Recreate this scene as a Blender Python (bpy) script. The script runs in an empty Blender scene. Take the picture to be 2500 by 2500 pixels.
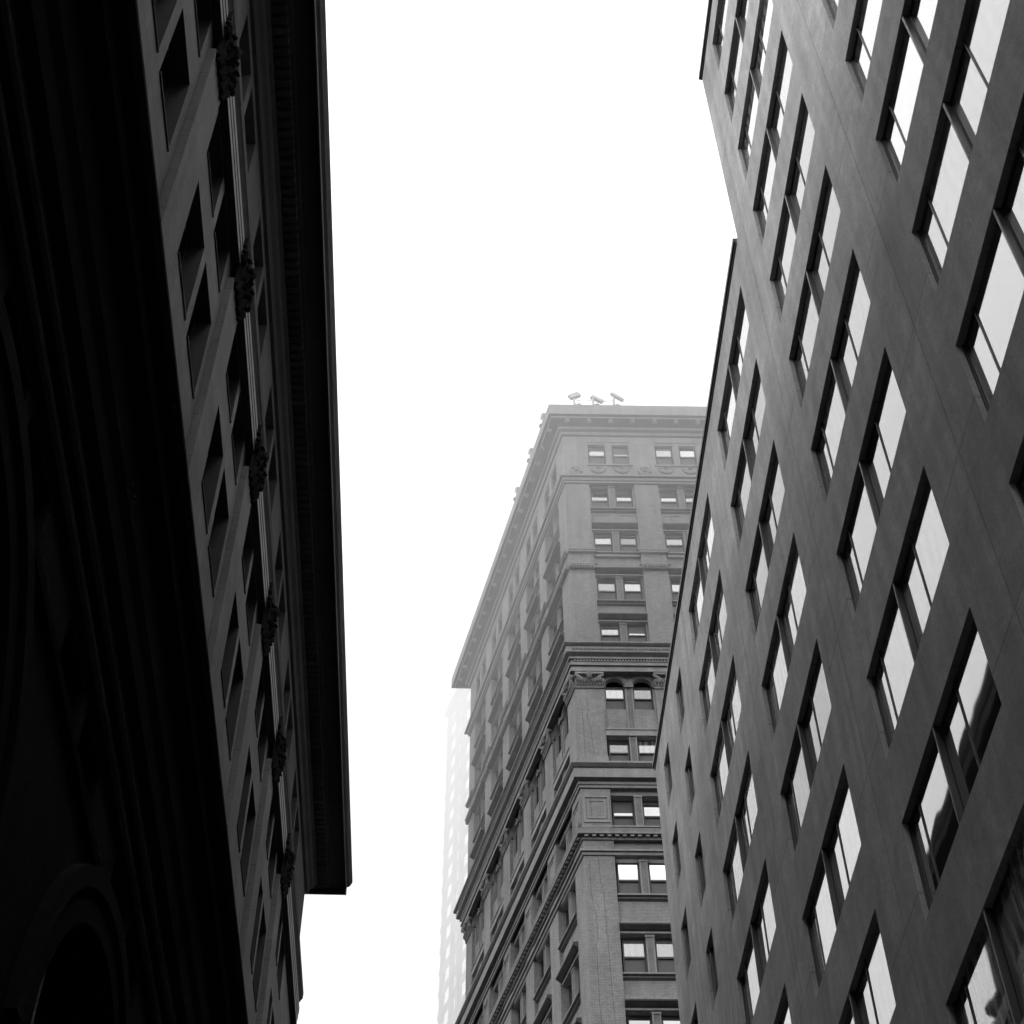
import bpy, bmesh, math, random
from mathutils import Vector, Matrix
random.seed(7)
R = math.radians
scene = bpy.context.scene
col = scene.collection

# ------------------------------------------------------------------ camera
EYE = 1.6
cam_d = bpy.data.cameras.new('camera')
cam = bpy.data.objects.new('camera', cam_d)
col.objects.link(cam)
cam_d.sensor_fit = 'HORIZONTAL'
cam_d.sensor_width = 36.0
cam_d.lens = 56.391
cam_d.clip_start = 0.1
cam_d.clip_end = 6000
# columns are camera x, y, z axes written in world space
# (x: image right, y: image up, z: backwards)
M3 = Matrix(((0.99896983, -0.02990627, -0.03412996),
             (-0.04486124, -0.76412004, -0.64351226),
             (-0.00683434, 0.64438046, -0.76467451)))
cam.matrix_world = Matrix.Translation((0, 0, EYE)) @ M3.to_4x4()
scene.camera = cam

# ------------------------------------------------------------------ light
SUN_EL, SUN_AZ = 42.0, -100.0          # azimuth from +Y, clockwise; sun stands over the dark building's side
w = bpy.data.worlds.new('World')
scene.world = w
w.use_nodes = True
nt = w.node_tree
nt.nodes.clear()
out = nt.nodes.new('ShaderNodeOutputWorld')
bg = nt.nodes.new('ShaderNodeBackground')
sky = nt.nodes.new('ShaderNodeTexSky')
sky.sky_type = 'NISHITA'
sky.sun_disc = False
sky.sun_elevation = R(SUN_EL)
sky.sun_rotation = R(SUN_AZ)
sky.air_density = 1.0
sky.dust_density = 3.0
bwn = nt.nodes.new('ShaderNodeRGBToBW')
mix = nt.nodes.new('ShaderNodeMix')
mix.data_type = 'FLOAT'
mix.inputs[0].default_value = 0.8      # overcast: mostly an even white cloud layer
# overcast sky: the zenith three times as bright as the horizon
gtc = nt.nodes.new('ShaderNodeTexCoord')
gsp = nt.nodes.new('ShaderNodeSeparateXYZ')
nt.links.new(gtc.outputs['Generated'], gsp.inputs[0])
gmr = nt.nodes.new('ShaderNodeMapRange')
gmr.inputs[1].default_value = 0.0
gmr.inputs[2].default_value = 1.0
gmr.inputs[3].default_value = 7.0
gmr.inputs[4].default_value = 21.0
nt.links.new(gsp.outputs[2], gmr.inputs[0])
nt.links.new(gmr.outputs[0], mix.inputs[3])
nt.links.new(sky.outputs[0], bwn.inputs[0])
nt.links.new(bwn.outputs[0], mix.inputs[2])
nt.links.new(mix.outputs[0], bg.inputs[0])
bg.inputs[1].default_value = 0.10
nt.links.new(bg.outputs[0], out.inputs[0])

sd = bpy.data.lights.new('sun', 'SUN')
sd.energy = 1.5
sd.angle = R(25)
sd.color = (1.0, 1.0, 1.0)             # black-and-white film
sun = bpy.data.objects.new('sun', sd)
col.objects.link(sun)
sdir = Vector((math.sin(R(SUN_AZ)) * math.cos(R(SUN_EL)), math.cos(R(SUN_AZ)) * math.cos(R(SUN_EL)), math.sin(R(SUN_EL))))
sun.rotation_euler = sdir.to_track_quat('Z', 'Y').to_euler()
sun.location = (0, 0, 150)

vs = scene.view_settings
vs.view_transform = 'Standard'
vs.look = 'None'
vs.exposure = 0.9
vs.gamma = 1.0
vs.use_curve_mapping = False
cy = scene.cycles
cy.max_bounces = 12
cy.diffuse_bounces = 5
cy.glossy_bounces = 4
cy.transmission_bounces = 4
cy.volume_bounces = 8
cy.sample_clamp_indirect = 10.0
cy.use_denoising = True

# ------------------------------------------------------------------ materials
def new_mat(name):
    m = bpy.data.materials.new(name)
    m.use_nodes = True
    return m, m.node_tree, m.node_tree.nodes['Principled BSDF']

def stone(name, base, var=0.15, rough=0.85, streak=0.12, scale=1.0, brick=None, bump=0.15, joints=None):
    """grey masonry: blotches + rain streaks; brick = (length, height, mortar) in metres"""
    m, t, b = new_mat(name)
    N, L = t.nodes, t.links
    uv = N.new('ShaderNodeUVMap')
    uv.uv_map = 'UVMap'
    tc = N.new('ShaderNodeTexCoord')
    n1 = N.new('ShaderNodeTexNoise')
    n1.inputs['Scale'].default_value = 0.35 * scale
    n1.inputs['Detail'].default_value = 6
    L.new(tc.outputs['Object'], n1.inputs['Vector'])
    mp = N.new('ShaderNodeMapping')
    mp.inputs['Scale'].default_value = (2.2 * scale, 0.12 * scale, 1)
    L.new(uv.outputs[0], mp.inputs['Vector'])
    n2 = N.new('ShaderNodeTexNoise')
    n2.inputs['Scale'].default_value = 1.0
    n2.inputs['Detail'].default_value = 5
    L.new(mp.outputs[0], n2.inputs['Vector'])
    n3 = N.new('ShaderNodeTexNoise')
    n3.inputs['Scale'].default_value = 9.0 * scale
    n3.inputs['Detail'].default_value = 4
    L.new(tc.outputs['Object'], n3.inputs['Vector'])
    def mad(src, k, off):
        q = N.new('ShaderNodeMath')
        q.operation = 'MULTIPLY_ADD'
        L.new(src, q.inputs[0])
        q.inputs[1].default_value = k
        q.inputs[2].default_value = off
        return q.outputs[0]
    def mul(a, c):
        q = N.new('ShaderNodeMath')
        q.operation = 'MULTIPLY'
        L.new(a, q.inputs[0])
        if isinstance(c, float):
            q.inputs[1].default_value = c
        else:
            L.new(c, q.inputs[1])
        return q.outputs[0]
    v = mul(mad(n1.outputs[0], 4 * var, 1 - 2 * var), mad(n2.outputs[0], 4 * streak, 1 - 2 * streak))
    n4 = N.new('ShaderNodeTexNoise')          # swirling stains
    n4.inputs['Scale'].default_value = 0.9 * scale
    n4.inputs['Detail'].default_value = 8
    n4.inputs['Distortion'].default_value = 1.6
    L.new(tc.outputs['Object'], n4.inputs['Vector'])
    v = mul(v, mad(n4.outputs[0], 3 * var, 1 - 1.5 * var))
    n5 = N.new('ShaderNodeTexNoise')          # fine grain of the stone
    n5.inputs['Scale'].default_value = 28.0
    n5.inputs['Detail'].default_value = 3
    L.new(tc.outputs['Object'], n5.inputs['Vector'])
    v = mul(v, mad(n5.outputs[0], 0.7, 0.65))
    v = mul(v, mad(n3.outputs[0], 0.4, 0.8))
    hsrc = n3.outputs[0]
    if brick:
        bt = N.new('ShaderNodeTexBrick')
        bt.inputs['Scale'].default_value = 1.0
        bt.inputs['Brick Width'].default_value = brick[0]
        bt.inputs['Row Height'].default_value = brick[1]
        bt.inputs['Mortar Size'].default_value = brick[2]
        bt.inputs['Color1'].default_value = (1, 1, 1, 1)
        bt.inputs['Color2'].default_value = (0.82, 0.82, 0.82, 1)
        bt.inputs['Mortar'].default_value = (0.58, 0.58, 0.58, 1)
        L.new(uv.outputs[0], bt.inputs['Vector'])
        q = N.new('ShaderNodeRGBToBW')
        L.new(bt.outputs['Color'], q.inputs[0])
        v = mul(v, q.outputs[0])
        hsrc = q.outputs[0]
    if joints:
        bt = N.new('ShaderNodeTexBrick')
        bt.offset = 0.0
        bt.inputs['Scale'].default_value = 1.0
        bt.inputs['Brick Width'].default_value = joints[0]
        bt.inputs['Row Height'].default_value = joints[1]
        bt.inputs['Mortar Size'].default_value = joints[2]
        bt.inputs['Color1'].default_value = (1, 1, 1, 1)
        bt.inputs['Color2'].default_value = (0.86, 0.86, 0.86, 1)
        bt.inputs['Mortar'].default_value = (0.50, 0.72, 0.72, 1)
        L.new(uv.outputs[0], bt.inputs['Vector'])
        q = N.new('ShaderNodeRGBToBW')
        L.new(bt.outputs['Color'], q.inputs[0])
        v = mul(v, q.outputs[0])
    v = mul(v, float(base))
    cc = N.new('ShaderNodeCombineColor')
    for i in range(3):
        L.new(v, cc.inputs[i])
    L.new(cc.outputs[0], b.inputs['Base Color'])
    b.inputs['Roughness'].default_value = rough
    b.inputs['Specular IOR Level'].default_value = 0.25
    if base < 0.02: b.inputs['Specular IOR Level'].default_value = 0.02
    if bump:
        bp = N.new('ShaderNodeBump')
        bp.inputs['Strength'].default_value = bump
        bp.inputs['Distance'].default_value = 0.02
        L.new(hsrc, bp.inputs['Height'])
        L.new(bp.outputs[0], b.inputs['Normal'])
    return m

def flat(name, base, rough=0.6, metal=0.0):
    m, t, b = new_mat(name)
    b.inputs['Base Color'].default_value = (base, base, base, 1)
    b.inputs['Roughness'].default_value = rough
    b.inputs['Metallic'].default_value = metal
    N, L = t.nodes, t.links
    n = N.new('ShaderNodeTexNoise')
    n.inputs['Scale'].default_value = 3.0
    r = N.new('ShaderNodeMapRange')
    r.inputs[3].default_value = max(rough - 0.1, 0.02)
    r.inputs[4].default_value = rough + 0.1
    L.new(n.outputs[0], r.inputs[0])
    L.new(r.outputs[0], b.inputs['Roughness'])
    return m

def glass(name, base, inner, wave=0.004, wscale=0.6, vary=0.0, curtain=0.0):
    """window glass over a dim room: mirror by Fresnel, slightly wavy"""
    m, t, b = new_mat(name)
    N, L = t.nodes, t.links
    N.remove(b)
    o = N['Material Output']
    df = N.new('ShaderNodeBsdfDiffuse')
    tc = N.new('ShaderNodeTexCoord')
    n0 = N.new('ShaderNodeTexNoise')
    n0.inputs['Scale'].default_value = 0.5
    L.new(tc.outputs['Object'], n0.inputs['Vector'])
    cr = N.new('ShaderNodeMapRange')
    cr.inputs[3].default_value = inner * 0.4
    cr.inputs[4].default_value = inner * 1.6
    L.new(n0.outputs[0], cr.inputs[0])
    L.new(cr.outputs[0], df.inputs[0])
    gl = N.new('ShaderNodeBsdfGlossy')
    gl.inputs['Roughness'].default_value = 0.02
    gl.inputs[0].default_value = (0.95, 0.95, 0.95, 1)
    fr = N.new('ShaderNodeFresnel')
    fr.inputs[0].default_value = 1.6
    fm_ = N.new('ShaderNodeMath')              # coated glass: a mirror share at every angle, more at a glance
    fm_.operation = 'MULTIPLY_ADD'
    L.new(fr.outputs[0], fm_.inputs[0])
    fm_.inputs[1].default_value = 1 - base
    oi = N.new('ShaderNodeObjectInfo')         # panes differ: age of the coating, blinds behind
    vr = N.new('ShaderNodeMapRange')
    vr.inputs[3].default_value = base * (1 - vary)
    vr.inputs[4].default_value = base * (1 + vary)
    L.new(oi.outputs['Random'], vr.inputs[0])
    L.new(vr.outputs[0], fm_.inputs[2])
    r2 = N.new('ShaderNodeMath')
    r2.operation = 'MULTIPLY'
    r2.inputs[1].default_value = 7.31
    L.new(oi.outputs['Random'], r2.inputs[0])
    r3 = N.new('ShaderNodeMath')
    r3.operation = 'FRACT'
    L.new(r2.outputs[0], r3.inputs[0])
    wv = N.new('ShaderNodeTexWave')            # folds of curtains in some rooms
    wv.bands_direction = 'X'
    wv.inputs['Scale'].default_value = 0.9
    wv.inputs['Distortion'].default_value = 6.0
    wv.inputs['Detail'].default_value = 3.0
    L.new(tc.outputs['Object'], wv.inputs['Vector'])
    r4 = N.new('ShaderNodeMapRange')
    r4.inputs[1].default_value = 0.45
    r4.inputs[3].default_value = 0.0
    r4.inputs[4].default_value = curtain
    L.new(r3.outputs[0], r4.inputs[0])
    r5 = N.new('ShaderNodeMath')
    r5.operation = 'MULTIPLY'
    L.new(r4.outputs[0], r5.inputs[0])
    L.new(wv.outputs[1], r5.inputs[1])
    r6 = N.new('ShaderNodeMath')
    r6.operation = 'ADD'
    L.new(r5.outputs[0], r6.inputs[0])
    L.new(cr.outputs[0], r6.inputs[1])
    L.new(r6.outputs[0], df.inputs[0])
    n = N.new('ShaderNodeTexNoise')
    n.inputs['Scale'].default_value = wscale
    n.inputs['Detail'].default_value = 2
    L.new(tc.outputs['Object'], n.inputs['Vector'])
    bp = N.new('ShaderNodeBump')
    bp.inputs['Strength'].default_value = 1.0
    bp.inputs['Distance'].default_value = wave
    L.new(n.outputs[0], bp.inputs['Height'])
    L.new(bp.outputs[0], gl.inputs['Normal'])
    mx = N.new('ShaderNodeMixShader')
    L.new(fm_.outputs[0], mx.inputs[0])
    L.new(df.outputs[0], mx.inputs[1])
    L.new(gl.outputs[0], mx.inputs[2])
    L.new(mx.outputs[0], o.inputs[0])
    return m

def lit_room(name, s):
    m, t, b = new_mat(name)
    b.inputs['Base Color'].default_value = (0.6, 0.6, 0.6, 1)
    b.inputs['Emission Color'].default_value = (1, 1, 1, 1)
    N, L = t.nodes, t.links
    uv = N.new('ShaderNodeTexCoord')
    sp = N.new('ShaderNodeSeparateXYZ')
    L.new(uv.outputs['Object'], sp.inputs[0])
    wv = N.new('ShaderNodeTexWave')
    wv.bands_direction = 'Z'
    wv.inputs['Scale'].default_value = 0.55
    wv.inputs['Distortion'].default_value = 1.0
    L.new(uv.outputs['Object'], wv.inputs[0])
    r = N.new('ShaderNodeMapRange')
    r.inputs[3].default_value = s * 0.55
    r.inputs[4].default_value = s * 1.3
    L.new(wv.outputs[1], r.inputs[0])
    L.new(r.outputs[0], b.inputs['Emission Strength'])
    return m

MAT = {
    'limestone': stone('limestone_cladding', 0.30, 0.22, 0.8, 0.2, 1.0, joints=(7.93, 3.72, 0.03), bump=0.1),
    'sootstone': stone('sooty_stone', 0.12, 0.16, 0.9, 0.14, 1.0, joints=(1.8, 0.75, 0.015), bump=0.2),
    'base_shade': stone('shaded_base_stone', 0.008, 0.2, 0.95, 0.1, 1.0, joints=(1.8, 0.75, 0.015), bump=0.2),  # lower storeys: their lack of light put into a near-black colour
    'soot_shade_trim': stone('sooty_trim_shaded_reveals', 0.032, 0.2, 0.9, 0.1, 1.5, bump=0.3),
    'lit_band': stone('lit_band_stone', 0.22, 0.15, 0.85, 0.15, 1.5, bump=0.1),  # paler upright faces: light on the entablature put into its colour
    'brick': stone('pale_brick', 0.28, 0.12, 0.85, 0.14, 1.0, brick=(0.24, 0.085, 0.010), bump=0.25),
    'trim': stone('terracotta_trim', 0.26, 0.12, 0.8, 0.16, 1.2, bump=0.15),
    'ashlar': stone('pale_ashlar', 0.28, 0.10, 0.85, 0.16, 1.0, joints=(1.6, 0.8, 0.015), bump=0.15),
    'trim_shade': stone('shaded_terracotta_trim', 0.085, 0.2, 0.85, 0.2, 1.5, bump=0.3),  # darker copy of the trim: shade of undersides put into colour
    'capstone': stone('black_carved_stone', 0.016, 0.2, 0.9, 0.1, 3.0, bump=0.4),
    'attic': stone('dark_attic_stone', 0.055, 0.16, 0.9, 0.14, 1.0, bump=0.2),  # attic wall, darker than the wall below
    'mullion_lit': flat('lit_mullion_side', 0.30, 0.5),
    'carved': stone('carved_terracotta', 0.18, 0.2, 0.85, 0.2, 6.0, bump=0.9),
    'frame': flat('dark_window_frame', 0.018, 0.5),
    'oldframe': flat('painted_sash', 0.045, 0.5),
    'alu': flat('pale_aluminium', 0.55, 0.35, 0.6),
    'coping': flat('dark_coping_metal', 0.03, 0.5),
    'glassR': glass('reflective_office_glass', 0.29, 0.03, 0.007, 0.35, 0.55, 0.35),
    'glassC': glass('sash_glass', 0.34, 0.06, 0.001, 0.8, 0.45, 0.2),
    'screen': flat('insect_screen', 0.13, 0.8),
    'glassL': glass('dim_glass', 0.01, 0.006, 0.003, 0.8),
    'lit': lit_room('lit_office_window', 0.55),
    'ghost': stone('grey_tower_cladding', 0.07, 0.08, 0.8, 0.08, 0.5, bump=0),
    'ghostglass': glass('tower_glass', 0.85, 0.05, 0.0, 1.0),
    'metal': flat('galvanised_metal', 0.45, 0.6, 0.3),
    'crack': flat('open_crack', 0.04, 0.95),
    'asphalt': stone('asphalt', 0.05, 0.2, 0.9, 0.05, 2.0, bump=0.3),
    'wet': stone('wet_dark_city_ground', 0.02, 0.2, 0.6, 0.05, 0.1, bump=0.1),
    'pave': stone('concrete_pavement', 0.12, 0.12, 0.9, 0.05, 1.0, joints=(1.5, 1.5, 0.01)),
    'paint': flat('road_paint', 0.7, 0.7),
    'roof': flat('roof_felt', 0.08, 0.9),
}

# ------------------------------------------------------------------ mesh building
class Frame:
    """facade frame: u along the wall, d out of the wall, z up; unit S metres, origin height EYE"""
    def __init__(s, O, sdir, mdir, S):
        s.O, s.s, s.m, s.S = Vector((O[0], O[1], 0)), Vector((sdir[0], sdir[1], 0)).normalized(), Vector((mdir[0], mdir[1], 0)).normalized(), S
    def __call__(f, u, d, z):
        p = f.O + f.s * (u * f.S) + f.m * (d * f.S)
        p.z = z * f.S + EYE
        return p

class MB:
    def __init__(s):
        s.v, s.f, s.uv, s.mi, s.mats = [], [], [], [], []
    def mat(s, m):
        if m not in s.mats:
            s.mats.append(m)
        return s.mats.index(m)
    def face(s, pts, uvs=None, m='trim'):
        i = len(s.v)
        s.v += [tuple(p) for p in pts]
        s.f.append(tuple(range(i, i + len(pts))))
        if uvs is None:
            p0 = Vector(pts[0])
            nrm = (Vector(pts[1]) - p0).cross(Vector(pts[2]) - p0)
            if abs(nrm.z) > 0.7 * nrm.length:
                uvs = [(p[0], p[1]) for p in pts]
            else:
                t = Vector((-nrm.y, nrm.x, 0))
                if t.length < 1e-9:
                    t = Vector((1, 0, 0))
                t.normalize()
                uvs = [(Vector(p).dot(t), p[2]) for p in pts]
        s.uv += list(uvs)
        s.mi.append(s.mat(m))
    def box(s, F, u0, u1, d0, d1, z0, z1, m='trim'):
        P = [F(u, d, z) for z in (z0, z1) for d in (d0, d1) for u in (u0, u1)]
        for q in ((0, 1, 3, 2), (4, 6, 7, 5), (0, 4, 5, 1), (2, 3, 7, 6), (0, 2, 6, 4), (1, 5, 7, 3)):
            s.face([P[k] for k in q], None, m)
    def grid(s, F, us, zs, holes, depth, m='brick', d=0.0, mr=None):
        """wall sheet at depth d with reveals going in by depth; holes = set of (iu, iz)"""
        mr = mr or m
        for iz in range(len(zs) - 1):
            z0, z1 = zs[iz], zs[iz + 1]
            run = None
            for iu in range(len(us)):
                solid = iu < len(us) - 1 and (iu, iz) not in holes
                if solid and run is None:
                    run = iu
                if not solid and run is not None:
                    a, b_ = us[run], us[iu]
                    s.face([F(a, d, z0), F(b_, d, z0), F(b_, d, z1), F(a, d, z1)], None, m)
                    run = None
        for (iu, iz) in holes:
            a, b_, z0, z1 = us[iu], us[iu + 1], zs[iz], zs[iz + 1]
            e = d - depth
            if (iu - 1, iz) not in holes: s.face([F(a, d, z0), F(a, e, z0), F(a, e, z1), F(a, d, z1)], None, mr)
            if (iu + 1, iz) not in holes: s.face([F(b_, e, z0), F(b_, d, z0), F(b_, d, z1), F(b_, e, z1)], None, mr)
            if (iu, iz + 1) not in holes: s.face([F(a, d, z1), F(b_, d, z1), F(b_, e, z1), F(a, e, z1)], None, mr)
            if (iu, iz - 1) not in holes: s.face([F(a, e, z0), F(b_, e, z0), F(b_, d, z0), F(a, d, z0)], None, mr)
    def sweep(s, pts, prof, S, m='trim', ms=None):
        """pts: plan path (metres) with the outside on its right-hand... given by sgn; prof: closed (d, z) in units"""
        n = len(pts)
        P = [Vector((p[0], p[1])) for p in pts]
        nor = []
        for i in range(n - 1):
            t = (P[i + 1] - P[i]).normalized()
            nor.append(Vector((t.y, -t.x)))          # outward = right of travel
        rings = []
        for i in range(n):
            if i == 0: mv = nor[0]
            elif i == n - 1: mv = nor[-1]
            else:
                a, b_ = nor[i - 1], nor[i]
                mv = (a + b_) / (1 + a.dot(b_))
            rings.append([(P[i].x + mv.x * d * S, P[i].y + mv.y * d * S, z * S + EYE) for d, z in prof])
        k = len(prof)
        for i in range(n - 1):
            for j in range(k):
                j2 = (j + 1) % k
                mm = ms[j] if ms else m
                if m == 'trim' and not ms and abs(prof[j2][1] - prof[j][1]) < 2.2 * abs(prof[j2][0] - prof[j][0]): mm = 'trim_shade'  # sloped and flat faces get the painted shade, upright ones stay pale
                s.face([rings[i][j], rings[i + 1][j], rings[i + 1][j2], rings[i][j2]], None, mm)
        s.face(rings[0][::-1], None, m)
        s.face(rings[-1], None, m)
    def prism(s, F, u0, u1, prof, ms):
        k = len(prof)
        A = [F(u0, d, z) for d, z in prof]
        B = [F(u1, d, z) for d, z in prof]
        for j in range(k):
            s.face([A[j], B[j], B[(j + 1) % k], A[(j + 1) % k]], None, ms[j])
        s.face(A[::-1], None, ms[0])
        s.face(B, None, ms[0])
    def ball(s, c, r, m='carved', sx=1, sy=1, sz=1, seg=7, rings=5, rot=0.0):
        P = []
        for i in range(rings + 1):
            th = math.pi * i / rings
            P.append([Vector((sx * r * math.sin(th) * math.cos(2 * math.pi * j / seg), sy * r * math.sin(th) * math.sin(2 * math.pi * j / seg), sz * r * math.cos(th))) for j in range(seg)])
        Rm = Matrix.Rotation(rot, 3, 'Z')
        for i in range(rings):
            for j in range(seg):
                q = [P[i][j], P[i + 1][j], P[i + 1][(j + 1) % seg], P[i][(j + 1) % seg]]
                if i == 0: q = q[:3]
                elif i == rings - 1: q = [q[0], q[1], q[3]]
                s.face([Vector(c) + Rm @ p for p in q], None, m)
    def tube(s, path, r, m='metal', seg=7, caps=True):
        path = [Vector(p) for p in path]
        rs = []
        for i, p in enumerate(path):
            t = (path[min(i + 1, len(path) - 1)] - path[max(i - 1, 0)]).normalized()
            a = t.orthogonal().normalized() if abs(t.z) > .9 else t.cross(Vector((0, 0, 1))).normalized()
            b_ = t.cross(a).normalized()
            rr = r[i] if isinstance(r, (list, tuple)) else r
            rs.append([p + (a * math.cos(2 * math.pi * k / seg) + b_ * math.sin(2 * math.pi * k / seg)) * rr for k in range(seg)])
        for i in range(len(path) - 1):
            for k in range(seg):
                s.face([rs[i][k], rs[i][(k + 1) % seg], rs[i + 1][(k + 1) % seg], rs[i + 1][k]], None, m)
        if caps:
            s.face(rs[0][::-1], None, m)
            s.face(rs[-1], None, m)
    def build(s, name, parent=None, smooth=False):
        me = bpy.data.meshes.new(name)
        me.from_pydata(s.v, [], s.f)
        ul = me.uv_layers.new(name='UVMap')
        for i, q in enumerate(s.uv):
            ul.data[i].uv = q
        for mm in s.mats:
            me.materials.append(MAT[mm])
        me.polygons.foreach_set('material_index', s.mi)
        if smooth:
            me.polygons.foreach_set('use_smooth', [True] * len(s.f))
        me.update()
        bm = bmesh.new()
        bm.from_mesh(me)
        bmesh.ops.remove_doubles(bm, verts=bm.verts, dist=0.0005)
        bm.to_mesh(me)
        bm.free()
        o = bpy.data.objects.new(name, me)
        col.objects.link(o)
        if parent:
            o.parent = parent
            o.matrix_parent_inverse = Matrix.Translation(-parent.location)
        return o

def thing(name, loc, label, cat, group=None):
    o = bpy.data.objects.new(name, None)
    o.empty_display_size = 1
    col.objects.link(o)
    o.location = loc
    o['label'] = label
    o['category'] = cat
    if group: o['group'] = group
    return o

def tag(o, label, cat, kind=None):
    if label: o['label'] = label
    if cat: o['category'] = cat
    if kind: o['kind'] = kind

def place(proto, parent, F, u, d, z, sx=1, sz=1, mirror=False):
    """copy a proto window (and its children) built in local metres: x along wall, y inwards, z up"""
    def cp(o, par):
        c = o.copy()
        col.objects.link(c)
        c.parent = par
        for ch in o.children:
            cp(ch, c)
        return c
    c = cp(proto, parent)
    p = F(u, d, z)
    ax = F.s
    ay = -F.m
    M = Matrix(((ax.x, ay.x, 0, p.x), (ax.y, ay.y, 0, p.y), (0, 0, 1, p.z), (0, 0, 0, 1)))
    M = M @ Matrix.Diagonal((sx, 1, sz, 1))
    c.matrix_parent_inverse = Matrix.Identity(4)
    c.matrix_basis = Matrix.Translation(-parent.location) @ M
    return c

def sees(p, margin=0.04):
    q = M3.transposed() @ (Vector(p) - Vector((0, 0, EYE)))
    if q.z >= -0.1: return None
    x = 0.5 + 56.391 / 36 * q.x / -q.z
    y = 0.5 - 56.391 / 36 * q.y / -q.z
    if -margin < x < 1 + margin and -margin < y < 1 + margin:
        return x, y
    return None

LF = Frame((0, 0), (1, 0), (0, -1), 1.0)          # local frame for protos: x, -y out, z (z has EYE added)
def lf(u, d, z): return Vector((u, -d, z))
class LFr:
    S = 1.0
    s = Vector((1, 0, 0)); m = Vector((0, -1, 0))
    def __call__(f, u, d, z): return Vector((u, -d, z))
LF = LFr()

# ================================================================== ground
def sheet(name, x0, x1, y0, y1, z, m, label, kind='structure'):
    b = MB()
    b.face([(x0, y0, z), (x1, y0, z), (x1, y1, z), (x0, y1, z)], None, m)
    o = b.build(name)
    tag(o, label, None, kind)
    return o
sheet('ground', -1500, 1500, -1500, 2500, -0.15, 'wet', 'wide dark city ground reaching the horizon')
sheet('road', -3.2, 4.2, -400, 900, -0.11, 'asphalt', 'narrow asphalt street between the buildings')
for x0, x1 in ((-5.9, -3.2), (4.2, 8.1)):
    b = MB()
    F0 = Frame((0, 0), (1, 0), (0, 1), 1.0)
    b.box(F0, x0, x1, -60, 62, -0.14 - EYE, 0.0 - EYE, 'pave')
    o = b.build('pavement')
    tag(o, 'concrete pavement with kerb beside the street', None, 'structure')
b = MB()
for k in range(-8, 30):
    b.face([(0.42, k * 5, -0.106), (0.56, k * 5, -0.106), (0.56, k * 5 + 2.4, -0.106), (0.42, k * 5 + 2.4, -0.106)], None, 'paint')
o = b.build('road_markings')
tag(o, 'dashed white centre line of the street', None, 'structure')

# ================================================================== RIGHT: modern stone office building
S = 8.2
rb = thing('office_building', (S, 20, 0), 'pale smooth stone office building with rows of wide recessed windows', 'building')
FR = Frame((S, 0), (0, 1), (-1, 0), S)
bots = [0.19, 0.64, 1.09, 1.545, 2.0, 2.442, 2.893, 3.342, 3.793, 4.247, 4.704, 5.160, 5.620, 6.080]
WH = 0.258
wide = [3.072 - 0.967 * k for k in range(0, 8)]
cols_ = [(c, c + 0.660, 'wide') for c in wide] + [(4.040, 4.703, 'wide'), (5.033, 5.202, 'narrow'), (5.526, 5.693, 'narrow')]
cols_.sort()
def build_wall(u0, u1, top, bb):
    us = [u0]
    hs = []
    for a, c, kd in cols_:
        if a > u0 and c < u1:
            us += [a, c]
            hs.append(len(us) - 2)
    us.append(u1)
    zs = [-EYE / S]
    hz = []
    for z in bots:
        if z + WH < top - 0.05:
            zs += [z, z + WH]
            hz.append(len(zs) - 2)
    zs.append(top)
    bb.grid(FR, us, zs, {(i, j) for i in hs for j in hz}, 0.05, 'limestone')
    return hz
b = MB()
UN, UT, UE = -5.3, 2.990, 5.945
build_wall(UN, UT, 6.50, b)
build_wall(UT, UE, 5.165, b)
# body behind the wall sheet
b.box(FR, UN, UT, -3.2, -0.062, -EYE / S, 6.49, 'limestone')
b.box(FR, UT, UE - 0.0, -3.2, -0.062, -EYE / S, 5.155, 'limestone')
for (ua, zt) in ((UE, 5.165), ):
    b.face([FR(ua, 0, -EYE / S), FR(ua, -0.062, -EYE / S), FR(ua, -0.062, zt), FR(ua, 0, zt)], None, 'limestone')
b.face([FR(UT, 0, 5.165), FR(UT, -0.062, 5.165), FR(UT, -0.062, 6.5), FR(UT, 0, 6.5)], None, 'limestone')
b.build('wall', rb)
b = MB()
for (ua, ub, zt) in ((UN, UT, 6.50), (UT + 0.02, UE, 5.165)):
    b.box(FR, ua, ub + 0.008, -0.12, 0.012, zt, zt + 0.022, 'coping')
    b.box(FR, ua, ub + 0.004, -0.10, 0.005, zt - 0.012, zt - 0.0005, 'coping')
b.build('roof_coping', rb)

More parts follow.
